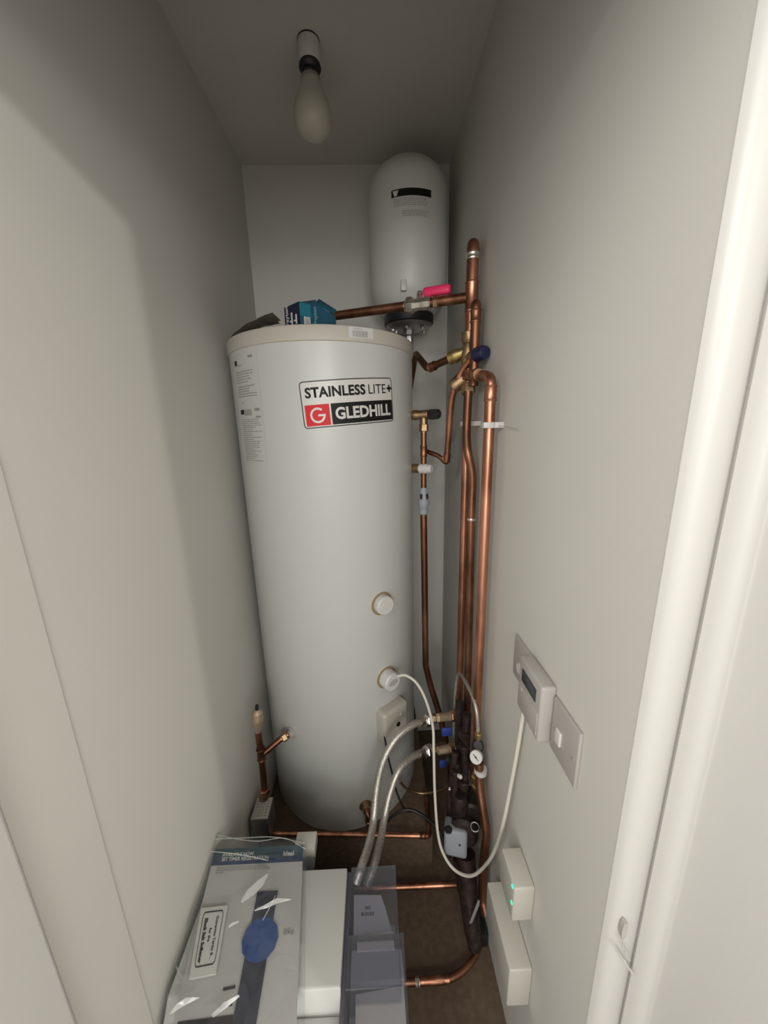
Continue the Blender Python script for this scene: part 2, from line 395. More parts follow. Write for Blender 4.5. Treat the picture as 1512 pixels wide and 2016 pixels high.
# instruction sheet down the left side
sm = cylmap(-41.5, 1.57, 0, .0005); sm2 = cylmap(-41.5, 1.57, 0, .0009)
bm = bmesh.new(); patch(bm, sm, -.056, .056, -.16, .128, 10); sh = link('instruction_sheet', bm, m_sheet, cyl); sh['label'] = 'white instruction sheet with small grey print'
bm = bmesh.new()
def rows(y0, y1, n, x0=-.048, x1=.045, h=.0022, wv=.35):
    for k in range(n):
        y = y0 + (y1 - y0) * k / max(n - 1, 1); x = x0; e = x1 - random.random() * wv * (x1 - x0)
        while x < e:
            l = random.uniform(.004, .014); patch(bm, sm2, x, min(x + l, e), y - h / 2, y + h / 2, 2); x += l + .0022
rows(.098, .092, 1, -.045, .0); rows(.082, .056, 5); rows(.045, .020, 5, h=.0026); rows(.004, .004, 1, -.03, -.02)
rows(-.040, -.150, 22, -.044, .05, h=.0020, wv=.5)
link('small_print', bm, m_gink, sh)
for (x0, x1, y0, y1) in ((-.052, -.036, .100, .112), (.022, .040, .112, .118), (-.046, -.024, -.026, -.014), (.028, .048, -.020, -.012), (.03, .05, -.036, -.032)):
    bm = bmesh.new(); patch(bm, sm2, x0, x1, y0, y1, 2); link('dark_logo', bm, m_ink if x0 < -.04 else m_gink, sh)
bm = bmesh.new()
for k in range(12): patch(bm, sm2, -.020 + k * .003, -.0185 + k * .003, -.030, -.014, 1)
link('barcode', bm, m_gink, sh)
# barcode on the lid rim
bmp = cylmap(27.5, 1.7285, 1.0, .0004, CR + .004); bmp2 = cylmap(27.5, 1.7285, 1.0, .0008, CR + .004)
bm = bmesh.new(); patch(bm, bmp, -.036, .030, -.0125, .0125, 6); bc = link('barcode_sticker', bm, m_lbl, cyl)
bm = bmesh.new(); x = -.026
while x < .012: wd = random.choice((.0008, .0014, .002)); patch(bm, bmp2, x, x + wd, -.010, .004, 1); x += wd + random.choice((.0008, .0014))
text_bm(bm, '00190231', .006, lambda x, y: bmp2(x - .012, y + .008)); link('barcode_bars', bm, m_gink, bc)
# immersion heater bosses
def boss(u, v, cap_len, tw):
    p = PC(u, v); a = ang(p); n = CN(a); c = CA(a, p.z)
    r1 = lathe('boss_ring', [(-.006, .0365), (.0015, .0365), (.0015, .0315), (-.006, .0315)], c, n, m_foam, cyl, 40, 30, cap=False)
    cp = lathe('immersion_cap', [(-.005, .0305), (cap_len - .004, .0295), (cap_len, .0265)], c, n, m_white, cyl, 40, 30)
    B = basis(c + n * cap_len, n)
    bm = bmesh.new()
    bmesh.ops.create_cone(bm, cap_ends=True, segments=24, radius1=.013, radius2=.012, depth=.003, matrix=B @ Matrix.Diagonal((1.5, .8, 1, 1)))
    link('cap_badge', bm, m_plate if tw else m_white, cp, 30)
    return c, n
boss(752, 1188, .022, False)
bc2, bn2 = boss(761, 1333, .034, True)
# dual thermostat housing
p = PC(769, 1412); a = ang(p); n = CN(a); B = basis(CA(a, p.z), n)
th = box('thermostat_box', (-.056, -.062, -.020), (.050, .060, .034), m_smoke, cyl, .012, B, 3)
lathe('dial', [(0, .0075), (.003, .0075)], B @ Vector((.002, -.004, .034)), n, m_ink, th, 20)
lathe('screw', [(0, .010), (.002, .009)], B @ Vector((.020, .022, .034)), n, m_plate, th, 20)
box('slot', (-.012, -.052, .033), (-.007, -.034, .0352), m_ink, th, 0, B)
# side connections of the cylinder
p = PC(575, 1442); a = ang(p); n = CN(a); c = CA(a, p.z)
lathe('tapping_flange', [(-.004, .020), (.003, .020), (.004, .013), (.016, .012)], c, n, m_plate, cyl, 24)
p = PC(719, 1585); a = ang(p); n = CN(a); c = CA(a, p.z)
lathe('tapping_flange', [(-.004, .021), (.003, .021), (.004, .014), (.02, .013)], c, n, m_brass, cyl, 24)
q = c + n * .028
drain = thing('drain_elbow', 'short copper elbow pipe dropping from the cylinder bottom', 'pipe', q)
tube('elbow', arc([c + n * .012, q + n * .004, q + n * .004 + Vector((.006, 0, -.07))], .014), .0095, m_cuold, drain)
nut('nut', q + n * .004 + Vector((.003, 0, -.03)), (0.08, 0, -1), .014, .0135, m_cu, drain)

# ------------------------------------------------------------------ expansion vessel
vx, vy, vr = 0.134, 1.362, 0.129
ves = thing('expansion_vessel', 'white expansion vessel hung high in the back right corner', 'expansion vessel', (vx, vy, 1.86))
prof = [(0.004, .080), (0.014, .098), (0.030, .110), (0.046, .118), (0.070, vr), (0.350, vr)] + [(.350 + .092 * math.sin(t), vr * (.18 + .82 * math.cos(t)) if t < PI / 2 - .01 else .01) for t in [k * PI / 2 / 10 for k in range(1, 11)]]
lathe('shell', prof, (vx, vy, 1.868), (0, 0, 1), m_vessel, ves, 72, 60)
lathe('rubber_rim', [(0, .081), (.003, .085), (.028, .085), (.034, .080)], (vx, vy, 1.842), (0, 0, 1), m_black, ves, 48)
cp = lathe('chrome_flange', [(-.016, .022), (-.014, .055), (-.004, .076), (.001, .079)], (vx, vy, 1.842), (0, 0, 1), m_steel, ves, 48)
for k in range(6):
    bm = bmesh.new(); t = k * PI / 3 + .3; add_lathe(bm, [(0, .006), (.006, .006)], (vx + .058 * math.cos(t), vy + .058 * math.sin(t), 1.822), (0, 0, 1), 6); link('flange_bolt', bm, m_chrome, cp)
lathe('stem', [(-.055, .011), (-.05, .014), (-.02, .014), (-.016, .018), (0, .018)], (vx, vy, 1.828), (0, 0, 1), m_steel, ves, 6)
box('wall_bracket', (vx - .03, vy + vr - .004, 1.95), (vx + .03, YB + .001, 2.22), m_white, ves, .002)
vm = cylmap(0, 2.142, 0, .0005, vr, vx, vy); vm2 = cylmap(0, 2.142, 0, .0009, vr, vx, vy)
bm = bmesh.new(); patch(bm, vm, -.062, .060, -.036, .037, 12); vl = link('rating_label', bm, m_vessel, ves)
bm = bmesh.new(); patch(bm, vm2, -.062, .060, .018, .037, 12)
link('black_band', bm, m_ink, vl)
vm3 = cylmap(0, 2.142, 0, .0013, vr, vx, vy)
bm = bmesh.new(); f = [bm.verts.new(vm3(*q)) for q in ((-.058, .034), (-.040, .034), (-.045, .020), (-.053, .020))]; bm.faces.new(f)
link('white_logo', bm, m_lbl, vl)
bm = bmesh.new()
for k in range(5):
    x = -.056
    while x < .045: l = random.uniform(.003, .010); patch(bm, vm2, x, x + l, .012 - k * .0045, .0138 - k * .0045, 1); x += l + .002
for k in range(4):
    x = -.030
    while x < .045: l = random.uniform(.003, .010); patch(bm, vm2, x, x + l, -.020 - k * .0042, -.0184 - k * .0042, 1); x += l + .0015
link('small_print', bm, m_gink, vl)
p = PY(795, 561, vy - vr + .002)
box('hook', (p.x - .009, p.y - .004, p.z - .016), (p.x + .009, p.y + .006, p.z + .016), m_white, ves, .003)

# ------------------------------------------------------------------ ceiling light
LX, LY = -0.126, 1.088
cl = thing('ceiling_lamp_holder', 'white batten lamp holder on the ceiling', 'lamp holder', (LX, LY, ZC))
lathe('holder_gap_shade', [(0, .0262), (-.0025, .0262)], (LX, LY, ZC), (0, 0, 1), m_iron, cl, 32)  # dark disc colours in the shaded gap under the ceiling
lathe('holder_body', [(.0015, .0255), (-.006, .0268), (-.040, .0262), (-.042, .025)], (LX, LY, ZC - .004), (0, 0, 1), m_white, cl, 32)
lathe('holder_ring', [(0, .0255), (-.006, .0265), (-.013, .022)], (LX, LY, ZC - .0455), (0, 0, 1), m_black, cl, 32)
lb2 = thing('light_bulb', 'unlit frosted white bulb hanging in the ceiling holder', 'light bulb', (LX, LY, ZC - .19))
lathe('bulb_cap', [(0, .013), (-.010, .018), (-.022, .024), (-.026, .025)], (LX, LY, ZC - .052), (0, 0, 1), m_steel, lb2, 28)
lathe('glass_bulb', [(0, .024), (-.012, .0255), (-.030, .033), (-.050, .042), (-.068, .0465), (-.086, .0465), (-.100, .041), (-.111, .030), (-.118, .016), (-.120, .002)], (LX, LY, ZC - .072), (0, 0, 1), m_bulb, lb2, 40, 180)

# ------------------------------------------------------------------ copper pipes on the right wall
PXc = 0.262
def rp(u, v, x=PXc): return PX(u, v, x)
r28, r22, r15 = .0152, .0112, .0090
# A: tall riser with elbow, tee, and the mixing valve under it
ya = PX(929, 560, PXc).y
def zat(u, v, y): return PY(u, v, y).z
zt = zat(930, 478, ya); ztee = zat(917, 585, ya); zv = zat(918, 672, ya)
ris = thing('riser_pipe', 'thick copper riser with its elbow highest on the right wall', 'pipe', (PXc, ya, zv))
tube('pipe', arc([(PXc, ya, zv), (PXc, ya, zt), (PXc + .016, ya + .052, zt + .002)], .02, 8), r28, m_cu, ris, 20)
seg_fit('elbow_collar', (PXc, ya, zt - .03), (0, 0, 1), .016, r28, m_solder, ris, .0012)
seg_fit('tee_collar', (PXc, ya, ztee), (0, 0, 1), .07, r28, m_cu, ris, .002)
# second pipe right behind the riser, lower part
yb = PX(936, 640, PXc + .004).y
zb = zat(941, 598, yb)
hin = thing('back_riser_pipe', 'shorter tarnished copper riser close behind the tall one', 'pipe', (PXc + .006, yb, zv - .1))
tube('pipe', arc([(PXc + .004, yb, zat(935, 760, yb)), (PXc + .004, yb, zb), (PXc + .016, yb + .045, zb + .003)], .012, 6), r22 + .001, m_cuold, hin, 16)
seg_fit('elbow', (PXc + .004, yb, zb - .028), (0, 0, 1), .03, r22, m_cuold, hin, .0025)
# B: horizontal hot pipe over the cylinder with lever valve
zh = 1.832
e0 = Vector((C0x, C0y, zh)); e1 = Vector((PXc, ya, ztee))
hot = thing('hot_outlet_pipe', 'copper pipe over the cylinder lid joining the tall riser', 'pipe', e0)
d = (e1 - e0).normalized()
tube('pipe', arc([(C0x, C0y, 1.745), e0, e1], .025, 6), r22 + .001, m_cuold, hot, 18)
nut('lid_nut', (C0x, C0y, 1.765), (0, 0, 1), .026, .024, m_brass, hot)
tv = (PY(820, 597, 1.07) - e0).dot(d); ce = e0 + d * tv
val = thing('lever_valve', 'plated ball valve with pinkish red lever on the hot pipe', 'valve', ce)
lathe('valve_body', [(-.022, .013), (-.020, .017), (-.008, .017), (0, .0155), (.012, .0155), (.020, .017), (.034, .017), (.038, .014)], ce, d, m_chrome, val, 8, 20)
nut('nut', ce - d * .022, d, .020, .0215, m_chrome, val); nut('nut', ce + d * .052, d, .014, .0165, m_brass, val)
lathe('spindle', [(0, .008), (.014, .008), (.018, .006), (.022, .006)], ce + d * .006 + Vector((0, 0, .010)), (0, 0, 1), m_chrome, val, 8)
bm = bmesh.new(); side = d.cross(Vector((0, 0, 1))).normalized()
L0 = ce + d * .006 + Vector((0, 0, .027)) ; 
Bm = Matrix.Translation(L0) @ Matrix((d, side, d.cross(side) * -1 if (d.cross(side)).z < 0 else d.cross(side))).transposed().to_4x4()
add_box(bm, (-.006, -.007, -.0015), (.020, .007, .0015), 0.0008, 1, Bm)
lv = link('lever', bm, m_chrome, val, 30)
bm = bmesh.new(); add_box(bm, (.010, -.010, -.012), (.086, .010, .011), .008, 3, Bm); link('red_sleeve', bm, m_pink, lv, 40)
# C: mixing valve block below the riser
vc = Vector((PXc - .004, ya, zat(917, 700, ya)))
mix = thing('pressure_control_valve', 'brass control valve with a navy cap under the tall riser', 'valve', vc)
lathe('body', [(-.062, .015), (-.06, .018), (-.045, .018), (-.040, .014), (-.022, .017), (.004, .020), (.022, .017), (.030, .015), (.040, .020), (.056, .020), (.058, .015)], vc, (0, 0, 1), m_brass, mix, 20, 30)
nut('top_nut', (PXc, ya, zv + .004), (0, 0, 1), .024, .0205, m_brass, mix)
kd = (PY(955, 693, ya - .075) - PY(925, 703, ya - .01)).normalized()
k0 = PY(925, 703, ya - .01)
lathe('cap_neck', [(-.012, .014), (.02, .014), (.03, .016)], k0, kd, m_brass, mix, 20)
k1 = k0 + kd * .030
lathe('navy_cap', [(0, .0150), (.004, .0182), (.030, .0175), (.038, .015), (.040, .010)], k1, kd, m_navy, mix, 24)
# left port towards the feed pipe
pa, pb = PY(908, 696, ya + .01), PY(884, 706, ya + .03)
pdn = (pb - pa).normalized()
lathe('side_port', [(-.02, .014), (.0, .015), (.012, .019), (.020, .019), (.022, .016), (.027, .016), (.029, .018), (.034, .018), (.038, .012)], pa, pdn, m_bronze, mix, 20)
lathe('lower_lobe', [(-.012, .022), (.016, .020), (.026, .016)], PY(905, 752, ya + .015), (PY(885, 768, ya + .02) - PY(905, 752, ya + .015)), m_brass, mix, 20)
nut('lower_nut', (PXc - .002, ya, zat(915, 765, ya)), (0, 0, 1), .030, .0195, m_brass, mix)
# feed pipe from the cylinder to the valve
f0, f1, f2, f3 = PY(800, 668, 1.33), PY(818, 695, 1.29), PY(842, 726, 1.12), PY(888, 705, ya + .03)
feed = thing('cold_feed_pipe', 'dull copper pipe kinked behind the cylinder shoulder into the valve', 'pipe', f2)
tube('pipe', arc([(vx, vy, 1.80), (vx, vy, 1.62), f1, f2, f3], .02, 6), r22 - .001, m_cuold, feed, 16)
seg_fit('elbow', f2 + (f3 - f2).normalized() * .02, f3 - f2, .022, r22, m_cuold, feed, .002)
# D: lower left pipe from the valve to the floor
wl = thing('left_downpipe', 'copper pipe running down the wall nearest the cylinder side', 'pipe', (PXc, ya, .03))
ylo = PX(905, 1380, PXc).y
tube('pipe', [(PXc - .002, ya, zat(915, 765, ya)), (PXc - .002, ya, zat(912, 1000, ya)), (PXc, ya + .004, .35)], r22, m_cu, wl, 20)
# E: middle pipe that bends across behind
ym = PX(926, 900, PXc).y
md = thing('middle_downpipe', 'tarnished copper pipe kinked between the two straight wall pipes', 'pipe', (PXc, ym, .3))
ymm = ya - .055
P = [PY(922, 770, ymm + .02), PY(919, 835, ymm + .02), PY(919, 870, ymm + .01), PY(922, 895, ymm), PY(928, 922, ymm), PY(930, 950, ymm), PY(928, 1010, ymm), PY(924, 1200, ymm), PY(919, 1420, ymm)]
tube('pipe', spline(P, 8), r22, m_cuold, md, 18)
seg_fit('collar', PY(928, 1022, ymm), (0, 0, 1), .005, r22, m_solder, md, .001)
# F: right hand pipe with its elbow and link at the top
yr = PX(956, 1000, .266).y; xr = .266
ztop = zat(961, 742, yr)
rt = thing('right_downpipe', 'bright copper pipe nearest the door, elbow at its top', 'pipe', (xr, yr, .4))
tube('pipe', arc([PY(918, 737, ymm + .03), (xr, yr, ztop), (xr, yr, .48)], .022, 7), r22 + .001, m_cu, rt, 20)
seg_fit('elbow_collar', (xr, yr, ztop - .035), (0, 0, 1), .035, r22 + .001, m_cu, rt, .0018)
seg_fit('link_collar', PY(939, 737, (ymm + yr) / 2 + .012), (PY(960, 740, yr) - PY(918, 737, ymm + .03)), .02, r22, m_brass, rt, .002)
# G: slim bent discharge pipe
g = [PY(928, 706, ya - .025), PY(908, 735, ya - .0), PY(892, 775, ya + .02), PY(884, 850, ya + .06), PY(880, 903, ya + .085)]
gend = [PY(879, 905, ya + .086), PY(862, 897, 1.12), PY(838, 888, 1.15)]
dis = thing('bent_discharge_pipe', 'slim bright copper pipe curving down from the navy capped valve', 'pipe', g[2])
tube('pipe', spline(g[:3] + [PY(887, 810, ya + .04)] + g[3:], 8), r15, m_cu, dis, 16)
tube('elbow', arc([g[3] * .2 + g[4] * .8, gend[0] + Vector((0, 0, -.008)), gend[0] * .6 + gend[1] * .4], .02, 6), r15 + .002, m_cuold, dis, 16)
tube('branch', [gend[0] * .8 + gend[1] * .2 + Vector((0, 0, -.006)), gend[1], gend[2]], r15 - .002, m_cuold, dis, 14)
# white pipe clips
def clip(u0, u1, v, x, y, label):
    t = thing('pipe_clip', label, 'pipe clip', (XR, y, 0), 'white clips holding the copper pipes')
    z = zat((u0 + u1) / 2, v, y)
    lathe('ring', [(-.0065, r22 + .004), (.0065, r22 + .004)], (x, y, z), (0, 0, 1), m_white, t, 24)
    box('wall_block', (x + .006, y - .011, z - .0065), (XR + .001, y + .011, z + .0065), m_white, t, .001)
    box('front_tab', (x - .017, y - .016, z - .0065), (x + .004, y + .012, z + .0065), m_white, t, .001)
clip(910, 944, 834, PXc - .002, ya, 'white pipe clip round the left copper pipe')
clip(944, 980, 837, xr, yr, 'white pipe clip round the right copper pipe')
wi = tube('loose_wire', spline([PX(981, 838, XR - .012), PX(995, 840, XR - .01), PX(1020, 845, XR - .006)], 4), .0005, m_gink)
tag(wi, 'thin grey wire end sticking out beside the right pipe clip', 'wire')

# ------------------------------------------------------------------ temperature relief valve, tundish and drop pipe
a0p = PY(808, 818, 1.155); a1p = PY(866, 815, 1.10)
dv = (a1p - a0p).normalized(); Lr = (a1p - a0p).length
rv = thing('relief_valve', 'brass relief valve with a black cap on the cylinder side', 'valve', a0p)
lathe('body', [(-.02, .020), (.0, .020), (.002, .011), (.010, .011), (.012, .0155), (.024, .0155), (.028, .013), (Lr * .60, .0145), (Lr * .66, .012)], a0p, dv, m_brass, rv, 20)
lathe('black_cap', [(Lr * .62, .013), (Lr * .68, .0155), (Lr * .96, .0145), (Lr, .011)], a0p, dv, m_black, rv, 8)
yd = 1.13; pd = PY(834, 960, yd); xd = pd.x
nut('drop_nut', (xd, yd, zat(833, 842, yd)), (0, 0, 1), .022, .0145, m_brass, rv)
lathe('drop_neck', [(0, .012), (-.03, .012)], (xd, yd, zat(833, 820, yd)), (0, 0, 1), m_brass, rv, 16)
dp = thing('discharge_drop_pipe', 'slim copper pipe dropping below the black capped relief valve', 'pipe', (xd, yd, 1.3))
ztd = zat(834, 962, yd)
tube('pipe', [(xd, yd, zat(833, 845, yd)), (xd, yd, ztd)], r15, m_cuold, dp, 16)
seg_fit('tee_collar', (xd, yd, zat(834, 888, yd)), (0, 0, 1), .035, r15, m_cuold, dp, .002)
tn = thing('tundish', 'grey plastic tundish with side windows in the slim drop pipe', 'tundish', (xd, yd, ztd))
zt2 = zat(834, 1015, yd); hL = ztd - zt2
lathe('cup', [(0, .0115), (-.008, .0125), (-hL * .22, .0145), (-hL * .55, .0185), (-hL * .62, .0185), (-hL * .78, .0135), (-hL * .80, .0155), (-hL * .95, .0155), (-hL, .012)], (xd, yd, ztd + .004), (0, 0, 1), m_grey, tn, 20, 25)
bm = bmesh.new()
for t in (-.9, -2.2, .6): 
    c_ = Vector((xd + .0135 * math.cos(t), yd + .0135 * math.sin(t), ztd - hL * .30)); add_box(bm, (-.003, -.004, -.011), (.003, .004, .011), 0, 1, Matrix.Translation(c_) @ Matrix.Rotation(t, 4, 'Z'))
link('window', bm, m_iron, tn)
lp = thing('tundish_outlet_pipe', 'copper pipe running down from the grey tundish and bending right', 'pipe', (xd, yd, .5))
P = [Vector((xd, yd, zt2 + .01)), PY(836, 1150, yd), PY(838, 1310, yd), PY(848, 1350, yd), PY(866, 1410, yd - .02), PY(884, 1490, yd - .05), PY(890, 1560, yd - .08)]
tube('pipe', [P[0], P[1]] + spline(P[2:], 6), r15 + .0022, m_cuold, lp, 16)
# spare tapping with white push cap
b0, b1 = PY(803, 922, 1.16), PY(850, 923, 1.11); dv = (b1 - b0).normalized(); Lr = (b1 - b0).length
tp = thing('capped_tapping', 'brass tapping with a white push-fit cap on the cylinder side', 'fitting', b0)
lathe('brass_body', [(-.02, .019), (.002, .019), (.003, .011), (.012, .011), (.013, .0145), (Lr * .52, .0145), (Lr * .55, .010)], b0, dv, m_brass, tp, 16)
lathe('white_cap', [(Lr * .5, .013), (Lr * .53, .0155), (Lr * .78, .0155), (Lr * .80, .0135), (Lr * .97, .0130), (Lr, .010)], b0, dv, m_lbl, tp, 20)

# ------------------------------------------------------------------ left corner: air vent, tee and motorised valve
yv = .93
av = thing('air_vent', 'bottle shaped brass air vent in the left corner', 'air vent', PY(507, 1450, yv))
p0, p1 = PY(508, 1442, yv), PY(506, 1397, yv); ax = (p1 - p0); La = ax.length
lathe('bottle', [(0, .009), (La * .12, .0105), (La * .3, .015), (La * .55, .0175), (La * .60, .0185), (La * .66, .0175), (La * .88, .016), (La * .96, .010), (La, .006)], p0, ax, m_bottle, av, 24)
lathe('black_cap', [(La * .97, .004), (La * 1.05, .0055), (La * 1.18, .005)], p0, ax, m_black, av, 12)
st = thing('return_tee_pipe', 'tarnished copper tee pipe between air vent and cylinder', 'pipe', PY(518, 1500, yv))
b = PY(522, 1562, yv); t_ = PY(514, 1484, yv); top = PY(508, 1440, yv)
tube('pipe', [b, t_, top], r22 * .9, m_cuold, st, 16)
seg_fit('tee', t_, top - b, .045, r22 * .9, m_cuold, st, .003)
cc = PC(575, 1442); tube('branch', [t_ + Vector((0, 0, -.006)), PY(556, 1452, .955), cc + Vector((-.002, -.004, 0))], r22 * .85, m_cuold, st, 16)
nut('branch_nut', PY(560, 1450, .958), cc - t_, .016, .0155, m_brass, st)
mv = thing('motorised_valve', 'grey motorised zone valve with a white label in the left corner', 'valve', PY(520, 1640, yv))
c = PY(519, 1605, .90)
box('actuator', (c.x - .030, c.y - .035, c.z - .055), (c.x + .026, c.y + .035, c.z + .030), m_steel, mv, .004)
box('label_top', (c.x - .026, c.y - .034, c.z + .0295), (c.x + .024, c.y + .032, c.z + .0315), m_cream, mv, .0005)
bm = bmesh.new()
for k in range(6): 
    for j in range(4): add_box(bm, (c.x - .022 + j * .011, c.y - .026 + k * .009, c.z + .0315), (c.x - .022 + j * .011 + random.uniform(.004, .009), c.y - .0235 + k * .009, c.z + .0319))
link('label_print', bm, m_gink, mv)
nut('nut', PY(521, 1558, yv), (0, 0, 1), .022, .0165, m_cu, mv)
lathe('valve_body', [(-.10, .017), (-.03, .017), (.04, .015)], PY(522, 1590, yv), (0, 0, 1), m_brass, mv, 16)
cbx = PY(498, 1640, .88); lathe('cable_gland', [(0, .006), (.02, .005), (.03, .002)], cbx + Vector((0, 0, -.01)), (0, 0, 1), m_white, mv, 12)

# ------------------------------------------------------------------ pipes near the floor
f = thing('floor_pipe', 'copper pipe running along the front of the cylinder plinth', 'pipe', PY(700, 1643, .9))
tube('pipe', [PY(522, 1641, .9), PY(836, 1645, .9)], .0078, m_cu, f, 16)
seg_fit('elbow_collar', PY(832, 1645, .9), (1, 0, 0), .02, .0078, m_cuold, f, .002)
tube('elbow', arc([PY(832, 1645, .9), PY(846, 1645, .9), PY(846, 1645, .9) + Vector((0.01, .16, -.01))], .02), .0085, m_cuold, f, 14)
f = thing('floor_pipe', 'copper pipe low on the floor running behind the clear box to the pump', 'pipe', PZ(850, 1743, .02))
tube('pipe', [PZ(700, 1750, .02), PZ(925, 1740, .02)], .0088, m_cu, f, 18)
f = thing('floor_pipe', 'copper pipe on the floor nearest the door, curving back to the wall', 'pipe', PZ(850, 1928, .02))
tube('pipe', [PZ(770, 1936, .02)] + spline([PZ(830, 1932, .02), PZ(880, 1928, .02), PZ(915, 1908, .02), PZ(938, 1875, .02), PZ(943, 1845, .02), PZ(940, 1815, .04)], 8), .0088, m_cuold, f, 18)
tube('bright_pipe', [PZ(828, 1932.2, .02), PZ(884, 1927.6, .02)], .0093, m_cu, f, 18)
seg_fit('joint_collar', PZ(822, 1933, .02), (1, 0, 0), .012, .0088, m_solder, f, .002)

# ------------------------------------------------------------------ braided hoses
def hose(pts, label, r=.0105):
    t = thing('braided_hose', label, 'hose', pts[0], 'steel braided hoses to the softener')
    P = spline(pts, 12); n = len(P)
    tube('braid', P, r, m_braid, t, 16)
    d0 = (P[0] - P[1]).normalized()
    lathe('ferrule', [(-.030, r + .001), (-.004, r + .0015), (0, r + .0005)], P[0], d0, m_chrome, t, 20)
    nut('swivel_nut', P[0] + d0 * .012, d0, .026, .0190, m_chrome, t)
    nut('adaptor_nut', P[0] + d0 * .038, d0, .018, .0150, m_brass, t)
    lathe('tail', [(.045, .011), (.075, .011), (.077, .009), (.09, .009)], P[0], d0, m_brass, t, 16)
hose([PY(838, 1419, .93), PY(812, 1427, .90), PY(780, 1453, .87), PY(755, 1496, .84), PY(742, 1550, .81), PY(736, 1610, .77), PY(728, 1655, .72), PY(712, 1705, .655), PY(700, 1740, .63)], 'braided steel hose on the left, fed from the upper chrome nut')
hose([PY(838, 1480, .93), PY(812, 1490, .90), PY(786, 1515, .865), PY(768, 1560, .83), PY(757, 1610, .79), PY(749, 1655, .74), PY(736, 1705, .675), PY(722, 1745, .645)], 'braided steel hose on the right, fed from the lower chrome nut')

# ------------------------------------------------------------------ pipework and pump low on the right wall
def X(u, v, x=.25): return PX(u, v, x)
iv = thing('isolating_valve', 'brass isolating valve with a blue handle at the upper hose', 'valve', X(885, 1425))
p0 = PY(862, 1413, .93); p1 = X(905, 1408, .25)
tube('body', [p0, p1], [.012, .014], m_bottle, iv, 12)
nut('nut', p0 * .35 + p1 * .65, p1 - p0, .018, .017, m_brass, iv)
B = basis(X(880, 1440, .215), (0, -1, .1)); box('blue_handle', (-.018, -.016, -.004), (.018, .014, .004), m_blue, iv, .004, B)
iv = thing('isolating_valve', 'brass isolating valve with a blue handle at the lower hose', 'valve', X(880, 1490))
p0 = PY(862, 1478, .93); p1 = X(905, 1470, .25)
tube('body', [p0, p1], [.012, .014], m_bottle, iv, 12)
nut('nut', p0 * .4 + p1 * .6, p1 - p0, .018, .017, m_brass, iv)
B = basis(X(872, 1502, .205), (0, -1, .1)); box('blue_handle', (-.012, -.016, -.004), (.014, .012, .004), m_blue, iv, .004, B)
lathe('black_knob', [(0, .010), (.012, .012), (.018, .009)], X(884, 1490, .21), (-.2, -1, .2), m_black, iv, 10)

fl = thing('filling_loop', 'thin braided filling hose arched in front of the wall pipes', 'hose', X(900, 1330))
P = [X(893, 1462, .235), X(894, 1420, .236), X(896, 1370, .238), X(900, 1333, .242), X(906, 1327, .246), X(918, 1345, .25), X(932, 1375, .255), X(939, 1405, .258), X(941, 1440, .26)]
tube('hose', spline(P, 10), .0052, m_braid, fl, 12)
nut('nut', X(893, 1468, .235), (0, 0, 1), .018, .0095, m_chrome, fl); nut('nut', X(941, 1448, .26), (0, 0, 1), .016, .0095, m_bronze, fl)
lathe('check_valve', [(0, .007), (-.008, .0095), (-.030, .0095), (-.036, .006)], X(893, 1478, .235), (0, 0, 1), m_chrome, fl, 10)
lathe('check_valve', [(0, .007), (-.006, .0085), (-.022, .0085), (-.026, .006)], X(896, 1508, .235), (0.3, 0, 1), m_chrome, fl, 10)

mf = thing('pump_manifold', 'dark stack of pump valves and pipe fittings low on the right wall', 'pump', X(915, 1600, .24))
def vpipe(name, u0, v0, u1, v1, x, r, m): 
    a, b = PX(u0, v0, x), PX(u1, v1, x); return tube(name, [a, b], r, m, mf, 16)
yk = .835
def K(u, v, y=yk): return PY(u, v, y)
tube('pipe', [K(920, 1405, .9), K(916, 1500, .88), K(912, 1600, .86)], .012, m_iron, mf, 16)
tube('pipe', [K(905, 1380, .95), K(900, 1640, .92)], .012, m_iron, mf, 16)
tube('pipe', [K(900, 1500, .88), K(893, 1570, .86), K(896, 1660, .85)], .011, m_iron, mf, 16)
nut('valve_nut', K(914, 1445, .89), (0, 0, 1), .022, .019, m_iron, mf); nut('valve_nut', K(913, 1470, .885), (0, 0, 1), .018, .0185, m_iron, mf)
nut('valve_nut', K(897, 1520, .87), (0, 0, 1), .022, .018, m_iron, mf); nut('valve_nut', K(911, 1540, .87), (0, 0, 1), .020, .020, m_iron, mf)
lathe('valve_body', [(-.040, .016), (-.03, .023), (.0, .026), (.03, .023), (.040, .016)], K(905, 1585, .85), (0, 0, 1), m_iron, mf, 20)
lathe('pump_volute', [(-.030, .030), (-.02, .042), (.02, .042), (.030, .032)], K(914, 1630, .83), (-.35, -1, .25), m_iron, mf, 28)
lathe('silver_screw', [(0, .006), (.010, .006), (.012, .004)], K(903, 1527, .83), (.6, -1, .5), m_lbl, mf, 10)
lathe('silver_screw', [(0, .003), (.006, .003)], K(885, 1551, .83), (-.2, -1, .2), m_lbl, mf, 8)
lathe('pump_motor', [(-.05, .040), (-.045, .044), (.02, .044), (.026, .036)], K(928, 1597, .86), (-.25, -1, .15), m_iron, mf, 28)
tube('pipe', [K(897, 1480, .885), K(886, 1560, .87), K(884, 1640, .86)], .010, m_iron, mf, 12)
nut('valve_nut', K(926, 1500, .88), (0, 0, 1), .026, .021, m_iron, mf)
